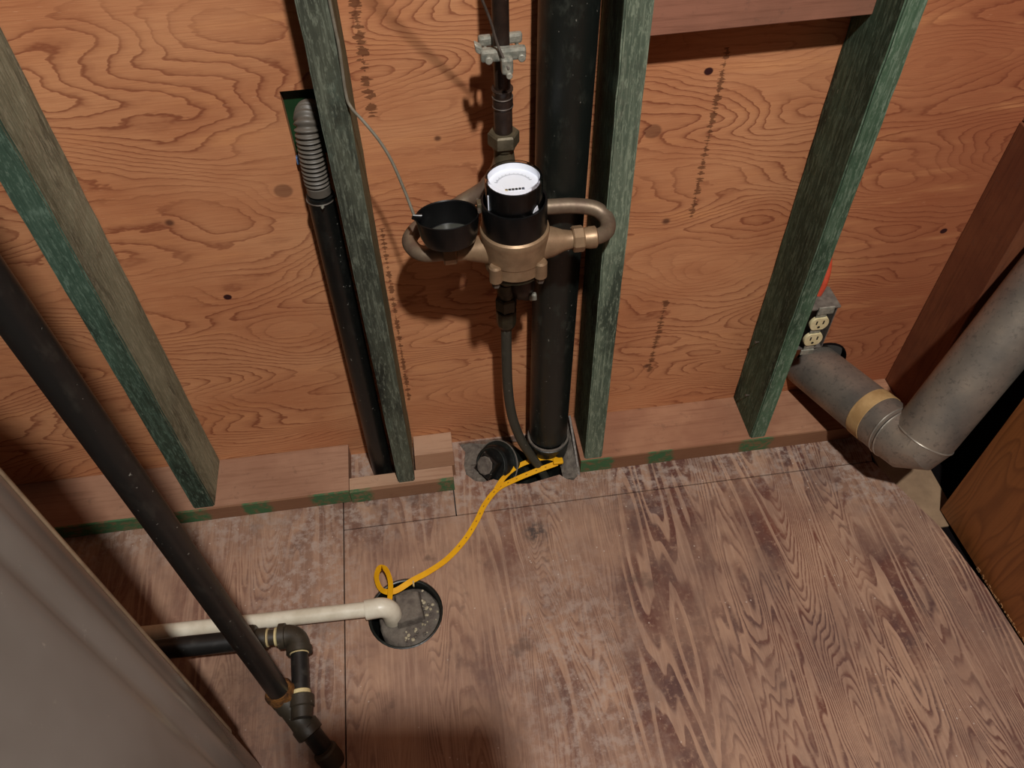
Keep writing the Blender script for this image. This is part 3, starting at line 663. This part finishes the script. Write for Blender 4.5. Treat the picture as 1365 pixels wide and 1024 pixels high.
# ================================================================ YELLOW STRAP
def ribbon(ctrl, wd, th, per=10, holes=None):
    """ctrl: (x,y,z, wx,wy,wz) point and width direction"""
    P = smoothpath([c[:3] for c in ctrl], per); W = smoothpath([c[3:] for c in ctrl], per)
    bm = bmesh.new(); rows = []
    for i, p in enumerate(P):
        t_ = (P[min(i+1, len(P)-1)] - P[max(i-1, 0)]).normalized(); w_ = W[i]; w_ = (w_ - t_*w_.dot(t_)).normalized(); n_ = t_.cross(w_)
        rows.append([bm.verts.new(p + w_*a*wd/2 + n_*b*th/2) for a, b in ((-1, -1), (1, -1), (1, 1), (-1, 1))])
    for a, b in zip(rows, rows[1:]):
        for k in range(4): bm.faces.new((a[k], a[(k+1)%4], b[(k+1)%4], b[k]))
    bm.faces.new(rows[0][::-1]); bm.faces.new(rows[-1]); return bm, P, W
ys = thing('yellow_strap', 'long yellow slotted plastic strap from the drain opening to pipe hole', 'strap', (0, -.2, 0))
main = [(-.186,-.350,.008, .8,-.4,.45), (-.180,-.334,.026, .8,-.4,.45), (-.176,-.312,.042, .8,-.4,.45), (-.182,-.292,.052, .8,-.4,.45), (-.194,-.286,.046, .8,-.4,.45), (-.201,-.296,.030, .8,-.4,.45), (-.194,-.312,.015, .7,.0,.5),
        (-.172,-.314,.010, .2,.8,.4), (-.140,-.298,.009, -.3,.8,.2), (-.110,-.283,.005, -.3,.8,.1), (-.075,-.262,.004, -.6,.7,.0), (-.040,-.228,.003, -.8,.6,0), (-.014,-.192,.003, -.9,.4,0), (.006,-.158,.003, -.9,.5,0), (.034,-.128,.004, -.6,.8,0), (.070,-.113,.006, -.3,.9,.1), (.115,-.101,.010, -.3,.9,.2), (.158,-.092,.014, -.3,.9,.2)]
bm, PP, WW = ribbon(main, .0105, .0012, 9)
link('band', bm, m_yel, ys, 50)
back = [(.160,-.088,.019, -.1,.9,.2), (.140,-.077,.016, -.1,.9,.2), (.112,-.076,.011, -.1,.9,.2), (.086,-.082,.009, -.3,.9,.2), (.064,-.094,.008, -.5,.8,.1), (.046,-.110,.007, -.7,.6,.1), (.032,-.128,.0055, -.7,.6,0)]
bm, _, _ = ribbon(back, .0095, .0012, 9); link('band_tail', bm, m_yel, ys, 50)
link('buckle', wobble(box(.150, .170, -.097, -.084, .015, .022, .002), .0006, 2), m_yel, ys)
sl = None
for i in range(96, 150, 4):
    p = PP[i]; d = (PP[i+1]-PP[i-1]).normalized(); n_ = V(-d.y, d.x, 0)
    a = [p + d*s*.0018 + n_*q*.0009 for s, q in ((-1,-1),(1,-1),(1,1),(-1,1))]
    link('slot', hexa([(q.x, q.y, q.z+.0002) for q in a] + [(q.x, q.y, q.z+.0010) for q in a]), m_yeld, ys)
link('tail_stub', box(-.1405, -.1375, -.309, -.299, .004, .010, .0008), m_tape, ys)

# ================================================================ FLOOR DRAIN
DX, DY = -.157, -.353
t = thing('floor_drain', 'round black floor drain opening filled with gritty plug', 'drain', (DX, DY, -.02))
link('drain_ring', lathe((DX, DY, -.10), (0, 0, 1), [(0, .0645), (.0985, .0645), (.0995, .0625), (.0985, .0605), (0, .0600)], 56, False), m_abs, t, 40)
from mathutils import noise as _N
link('plug_fill', wobble(lathe((DX+.006, DY, -.055), (0, 0, 1), [(0, .0555), (.034, .0545), (.039, .050), (.040, .04), (.040, .03), (.040, .02), (.040, 0)], 40), .002, 3, 60), m_conc, t, 50)
bmq = wobble(hexa([(DX-.016,DY-.022,-.018),(DX+.034,DY-.014,-.018),(DX+.028,DY+.044,-.018),(DX-.020,DY+.040,-.018),(DX-.014,DY-.018,.002),(DX+.030,DY-.011,.002),(DX+.024,DY+.038,.002),(DX-.016,DY+.036,.002)], .003), .0014, 5)
link('square_plug', bmq, m_conc, t)
random.seed(9)
for i in range(46):
    a = random.uniform(-1.9, 1.2); r = random.uniform(.026, .052); px_, py_ = DX+.004+r*math.cos(a), DY+r*math.sin(a)
    s = random.uniform(.0016, .0042)
    bm = bmesh.new(); bmesh.ops.create_icosphere(bm, subdivisions=1, radius=s); 
    for v in bm.verts: v.co = v.co*random.uniform(.75, 1.15) + V(px_, py_, -.0135)
    link('pebble', bm, m_pebble if random.random() < .6 else m_conc, t)

# white PVC
t = thing('white_drain_pipe', 'white plastic drain pipe lying on the floor into the round drain', 'pipe', (-.40, -.36, .02))
link('pipe', tube([(-.80, -.331, .024), (-.205, -.3515, .030)], .0132, 28), m_pvc, t, 40)
link('elbow_socket', lathe((-.222, -.352, .0298), (1, .03, .01), [(0, .0150), (0, .0168), (.001, .0172), (.024, .0172)], 28), m_pvc, t, 40)
ep = [V(-.200+.020*math.sin(a), -.3512-.004*(1-math.cos(a)), .0300-.020*(1-math.cos(a))) for a in [math.radians(q) for q in range(0, 91, 10)]]
link('elbow', tube(ep + [V(-.180, -.3552, -.012)], [.0170]*len(ep)+[.0165], 28), m_pvc, t, 60)

# ================================================================ GAS PIPE
t = thing('steel_gas_pipe', 'dark steel gas pipe rising diagonally across the picture at the left', 'pipe', (-.318, -.538, .0))
gb, gt = V(-.3505, -.490, .070), V(-.3675, -.480, .878); gd = (gt-gb).normalized()
link('pipe', tube([gb + gd*.0, gt + gd*1.6], .0163, 32), m_gas, t, 40)
link('joint_dope', wobble(lathe(gb-gd*.014, gd, [(0, .017), (.003, .0215), (.010, .0225), (.022, .0215), (.034, .0172)], 34), .0045, 3, 110), m_rust, t, 60)
tc_ = V(-.3225, -.5290, .060)   # tee centre
link('tee', lathe(gb-gd*.006, (tc_-V(0, 0, .02))-(gb-gd*.006), [(0, .0165), (.004, .0205), (.022, .0205), (.027, .0185), (.055, .0185), (.058, .0210), (.074, .0210), (.076, .017)], 28), m_gasfit, t, 40)
el = V(-.3255, -.3975, .070)
nb = V(-.3205, -.500, .062); dirb = (el-nb).normalized()
link('tee_branch', lathe(nb-dirb*.030, dirb, [(0, .016), (.016, .017), (.018, .0195), (.034, .0195), (.036, .0165)], 26), m_gasfit, t, 40)
link('nipple', tube([nb+dirb*.002, el-dirb*.02], .0138, 24), m_gas, t, 40)
link('thread_tape', lathe(nb+dirb*.006, dirb, [(0, .0142), (.001, .0152), (.006, .0152), (.007, .0142)], 24), m_tape, t, 35)
link('thread_tape', lathe(el-dirb*.0325, dirb, [(0, .0142), (.001, .0152), (.003, .0152), (.004, .0142)], 24), m_tape, t, 35)
# elbow
ecp = [el - dirb*.030, el - dirb*.012]
lft = (V(-.541, -.392, .075) - el).normalized(); cc = []
for k in range(9):
    a = k/8; cc.append((el-dirb*.022).lerp(el, a).lerp(el.lerp(el+lft*.022, a), a))
link('elbow', tube([el-dirb*.030] + cc + [el+lft*.030], [.0185]+[.0178]*9+[.0185], 28), m_gasfit, t, 60)
link('elbow_band', lathe(el-dirb*.031, dirb, [(0, .0175), (0, .0205), (.010, .0205), (.011, .018)], 26), m_gasfit, t, 40)
link('elbow_band', lathe(el+lft*.031, -lft, [(0, .0175), (0, .0205), (.010, .0205), (.011, .018)], 26), m_gasfit, t, 40)
link('nipple', tube([el+lft*.02, el+lft*.06], .0128, 24), m_gasfit, t, 40)
for s in (.033, .047): link('thread_tape', lathe(el+lft*s, lft, [(0, .0130), (.001, .0150), (.004, .0150), (.005, .0130)], 24), m_tape, t, 35)
link('union_body', lathe(el+lft*.050, lft, [(0, .015), (.001, .0165), (.016, .0165), (.017, .0205), (.020, .0215)], 26), m_gasfit, t, 40)
link('union_nut', hexnut(el+lft*.068, lft, .0245, .022, (0, 0, 1), None, 8), m_gasfit, t)
link('run_pipe', tube([el+lft*.085, el+lft*.34], .0165, 26), m_gas, t, 40)
dn = V(-.288, -.572, -.005)
link('drip_leg', tube([tc_+V(.004, -.004, -.015), dn], .0150, 24), m_gas, t, 40)
link('drip_cap', lathe(dn+V(-.006,.006,.02), (dn-tc_), [(0, .0165), (.003, .0195), (.03, .0190), (.034, .015)], 26), m_gasfit, t, 40)

# ================================================================ TANK (left, close to the camera)
TC = V(-.578, -.713, 0)
t = thing('water_heater', 'grey enamel water heater tank filling the lower left corner', 'water heater', TC)
TR = .232
tb = bmesh.new(); NS = 220; prof_ = [(0, 0), (1.135, 0), (1.15, .01), (1.162, .05), (1.166, TR-.001)]; rings_ = []
for z_, inset in prof_:
    row = []
    for k in range(NS):
        a = 2*PI*k/NS; dg = (math.degrees(a)+180) % 360 - 180
        added_groove = .0045*math.exp(-((dg-12)/2.6)**2) - .0025*math.exp(-((dg-19)/2.2)**2)  # groove and ridge shaped in to give the dark reflected band
        row.append(tb.verts.new((TC.x+(TR-inset-added_groove)*math.cos(a), TC.y+(TR-inset-added_groove)*math.sin(a), z_+.0006)))
    rings_.append(row)
for p_, q_ in zip(rings_, rings_[1:]):
    for k in range(NS): tb.faces.new((p_[k], p_[(k+1) % NS], q_[(k+1) % NS], q_[k]))
tb.faces.new(rings_[-1]); tb.faces.new(rings_[0][::-1])
link('jacket', tb, m_tank, t, 35)
sa = math.radians(38)
sb = V(TC.x+TR*math.cos(sa), TC.y+TR*math.sin(sa), 0)
o = link('jacket_seam', tube([sb+V(0,0,.16), sb+V(0,0,.17), sb+V(0,0,.95)], [.001, .0035, .0035], 10), m_tanklip, t, 40); lab(o, 'tan folded vertical seam of the jacket')

# ================================================================ VENT DUCT
t = thing('vent_duct', 'galvanised round vent duct with tan tape band leaving the wall and turning up', 'duct', (.70, -.1, .05))
d0, d1, d2, d3 = V(.685, .010, .108), V(.748, -.222, .160), V(.772, -.248, .176), V(.877, -.190, .408)
link('lower_run', tube([d0, d0.lerp(d1, .97)], .0495, 48), m_duct, t, 40)
dd = (d1-d0).normalized()
o = link('tape_band', lathe(d0.lerp(d1, .70), dd, [(0, .0498), (.0005, .0508), (.028, .0508), (.0285, .0498)], 48, False), m_masking, t, 35); lab(o, 'tan masking tape band')
for s in (.945, .985): link('seam_ring', ring(d0.lerp(d1, s), dd, .0500, .0014, 56, 8), m_seam, t, 40)
ud = (d3-d2).normalized()
mid = (dd+ud).normalized()
e0, e3 = d0.lerp(d1, .96), d2 + ud*.012
q = []
for k in range(4):
    a = k/3; q.append(e0.lerp(V(.762,-.262,.160), a).lerp(V(.762,-.262,.160).lerp(e3, a), a))
link('elbow', tube(q, [.0500, .0510, .0520, .0528], 48), m_duct, t, 25)
link('seam_ring', ring(e3, ud, .0530, .0016, 56, 8), m_seam, t, 40)
link('upper_run', tube([e3-ud*.004, d3+ud*1.3], .0530, 56), m_duct, t, 40)
link('wall_flange', lathe((.700, .0125, .118), (0, -1, 0), [(0, .0545), (.016, .0555), (.0165, .0535), (0, .0530)], 40, False), m_void, t, 40)

# ================================================================ PHOTOGRAPHER (stands behind the lens; casts the soft shadow on the floor)
def skinned(name, verts, edges, mat, parent, lev=2):
    me = bpy.data.meshes.new(name); b = world_loc(parent)
    me.from_pydata([Vector(v[:3])-b for v in verts], edges, []); o = bpy.data.objects.new(name, me); C.objects.link(o); o.parent = parent
    sk = o.modifiers.new('skin', 'SKIN'); sk.use_smooth_shade = True
    for i, v in enumerate(verts):
        d = me.skin_vertices[0].data[i]; r = v[3]; d.radius = (r, v[4] if len(v) > 4 else r); d.use_root = (i == 0)
    ss = o.modifiers.new('sub', 'SUBSURF'); ss.levels = lev; ss.render_levels = lev
    me.materials.append(mat); return o
m_jacket = simple('navy_work_jacket', (34, 38, 48), (44, 48, 58), 60, .9, 0, .2, .3)
m_skin = simple('skin', (186, 134, 108), (170, 118, 92), 30, .55)
m_hair = simple('short_brown_hair', (50, 36, 26), (34, 24, 18), 160, .8)
m_phone = simple('black_phone_case', (18, 18, 20), (18, 18, 20), 20, .4)
t = thing('person', 'person in dark work jacket standing, both hands holding up a phone', 'person', (.06, -1.52, 0))
BX, BY = .06, -1.52
vv = [(BX,BY,.95,.15,.11),(BX,BY+.01,1.12,.135,.10),(BX,BY+.02,1.30,.16,.11),(BX,BY+.02,1.42,.11,.09),(BX,BY+.03,1.49,.055,.055),(BX,BY+.07,1.545,.040,.042),(BX,BY+.08,1.59,.030,.030),(BX,BY+.09,1.62,.02,.02),
      (BX-.17,BY+.03,1.38,.065,.065),(BX-.21,BY+.13,1.16,.048,.048),(BX-.13,BY+.37,1.26,.036,.036),
      (BX+.17,BY+.03,1.38,.065,.065),(BX+.21,BY+.13,1.16,.048,.048),(BX+.10,BY+.37,1.26,.036,.036),
      (BX-.10,BY,.88,.10,.10),(BX-.11,BY+.01,.48,.062,.065),(BX-.115,BY-.02,.09,.042,.045),(BX-.13,BY+.12,.045,.045,.035),
      (BX+.10,BY,.88,.10,.10),(BX+.11,BY+.01,.48,.062,.065),(BX+.115,BY-.02,.09,.042,.045),(BX+.13,BY+.12,.045,.045,.035)]
ee = [(0,1),(1,2),(2,3),(3,4),(4,5),(5,6),(6,7),(3,8),(8,9),(9,10),(3,11),(11,12),(12,13),(0,14),(14,15),(15,16),(16,17),(0,18),(18,19),(19,20),(20,21)]
skinned('body', vv, ee, m_jacket, t)
hd = V(BX, BY+.095, 1.625)
bmh = bmesh.new(); bmesh.ops.create_uvsphere(bmh, u_segments=28, v_segments=20, radius=1)
for v in bmh.verts:
    x_, y_, z_ = v.co; k = 1 - .22*max(0, -z_)
    nose = .016*math.exp(-((x_/.16)**2 + ((z_+.12)/.22)**2)) if y_ > .5 else 0
    eye = -.007*math.exp(-(((abs(x_)-.36)/.16)**2 + ((z_-.02)/.12)**2)) if y_ > .4 else 0
    v.co = V(x_*.076*k, y_*.094*k + nose + eye, z_*.115) + hd
hh = link('head', bmh, m_skin, t, 60)
bmh = bmesh.new(); bmesh.ops.create_uvsphere(bmh, u_segments=24, v_segments=16, radius=1)
for v in bmh.verts:
    x_, y_, z_ = v.co; v.co = V(x_*.083, y_*.098-.012, max(z_, -.15 + .5*max(0, y_))*.118+.012) + hd
link('hair', bmh, m_hair, hh, 60)
for sx in (-1, 1):
    link('ear', lathe(hd+V(sx*.074, -.005, -.005), (sx, 0, 0), [(0, .014), (.008, .018), (.011, .012)], 14), m_skin, hh, 60)
pc = cam.matrix_world.translation - fw*.014 + r2*.055 - u2*.018    # phone lies behind the lens, which sits in its corner
def pp(a, b, c): return pc + r2*a + u2*b + fw*c
ph = tag(link('phone', hexa([pp(-.075,-.036,-.008),pp(.075,-.036,-.008),pp(.075,.036,-.008),pp(-.075,.036,-.008),pp(-.075,-.036,0),pp(.075,-.036,0),pp(.075,.036,0),pp(-.075,.036,0)], .003), m_phone, None, None, pc),
         'black phone held up in landscape by the person behind the camera', 'phone')
for sx, wr in ((-1, V(BX-.13, BY+.37, 1.26)), (1, V(BX+.10, BY+.37, 1.26))):
    grip = pp(sx*.068, -.020, -.024)
    hv = [(*wr, .028, .034), (*wr.lerp(grip, .5), .030, .036), (*grip, .026, .030)]; he = [(0, 1), (1, 2)]
    for k in range(4):   # four fingers curl round the back of the phone
        i0 = len(hv); bb = .024 - .018*k; ln = (.030, .036, .034, .026)[k]
        hv += [(*pp(sx*.082, bb-.006, -.016), .0088), (*pp(sx*.083, bb-.004, -.004), .0082), (*pp(sx*(.083-ln*.5), bb, .007), .0075), (*pp(sx*(.083-ln), bb, .008), .0065)]
        if sx < 0: hv[-2] = (*pp(-.084, bb, .002), .0070); hv[-1] = (*pp(-.080, bb, .004), .0060)
        he += [(2, i0), (i0, i0+1), (i0+1, i0+2), (i0+2, i0+3)]
    i0 = len(hv); hv += [(*pp(sx*.066, -.006, -.020), .011), (*pp(sx*.052, .008, -.018), .0095), (*pp(sx*.042, .016, -.017), .008)]; he += [(2, i0), (i0, i0+1), (i0+1, i0+2)]
    skinned('hand', hv, he, m_skin, t, 1)

# ================================================================ OUTLET
t = thing('outlet_box', 'dusty steel outlet box with ivory duplex receptacle beside the bright green stud', 'electrical outlet', (.603, -.07, .26))
x0, x1, y0, y1, z0, z1 = .5755, .6290, -.088, -.040, .268, .366
bm = bmesh.new()
for a in ((x0, x0+.0015, y0, y1, z0, z1), (x1-.0015, x1, y0, y1, z0, z1), (x0, x1, y0, y1, z1-.0015, z1), (x0, x1, y0, y1, z0, z0+.0015), (x0, x1, y1-.0015, y1, z0, z1)):
    box(*a, 0, bm)
link('box_shell', bm, m_steelbox, t)
link('dust_cover', wobble(box(x0+.002, x1+.004, y0-.002, y1, z1+.0005, z1+.006, .002), .0022, 7, 60), m_conc, t)
link('mounting_ear', wobble(box(.592, .620, y0-.006, y0-.003, z1-.006, z1+.010, .001), .0008, 3), m_zinc, t)
link('mounting_ear', wobble(box(.588, .612, y0-.006, y0-.003, z0-.008, z0+.004, .001), .0008, 4), m_zinc, t)
link('yoke_strap', box(.592, .610, y0-.0045, y0-.003, z0-.002, z1, .0003), m_zinc, t)
rc = thing  # receptacle faces
for zc in (.338, .299):
    bm = lathe((.602, y0-.001, zc), (0, -1, 0), [(0, .0168), (.005, .0168), (.0062, .0160)], 28, True)
    for v in bm.verts:
        v.co.z = max(zc-.0135, min(zc+.0135, v.co.z))
    f = link('receptacle_face', bm, m_rec, t, 35)
    for sx in (-.006, .006):
        link('slot', box(.602+sx-.0012, .602+sx+.0012, y0-.0078, y0-.0069, zc, zc+.008), m_slot, f)
    link('ground_slot', lathe((.602, y0-.0069, zc-.007), (0, -1, 0), [(0, .0024), (.0009, .0024)], 12), m_slot, f, 30)
tag(link('orange_cable', tube(smoothpath([(.604, -.060, .371), (.611, -.055, .392), (.616, -.042, .420), (.612, -.026, .452), (.600, -.014, .490), (.588, -.010, .560)], 8), .0052, 12, True, None, .55), m_red, None, 60, (.6, -.06, .372)),
    'short orange cable entering the top of the outlet box', 'cable')
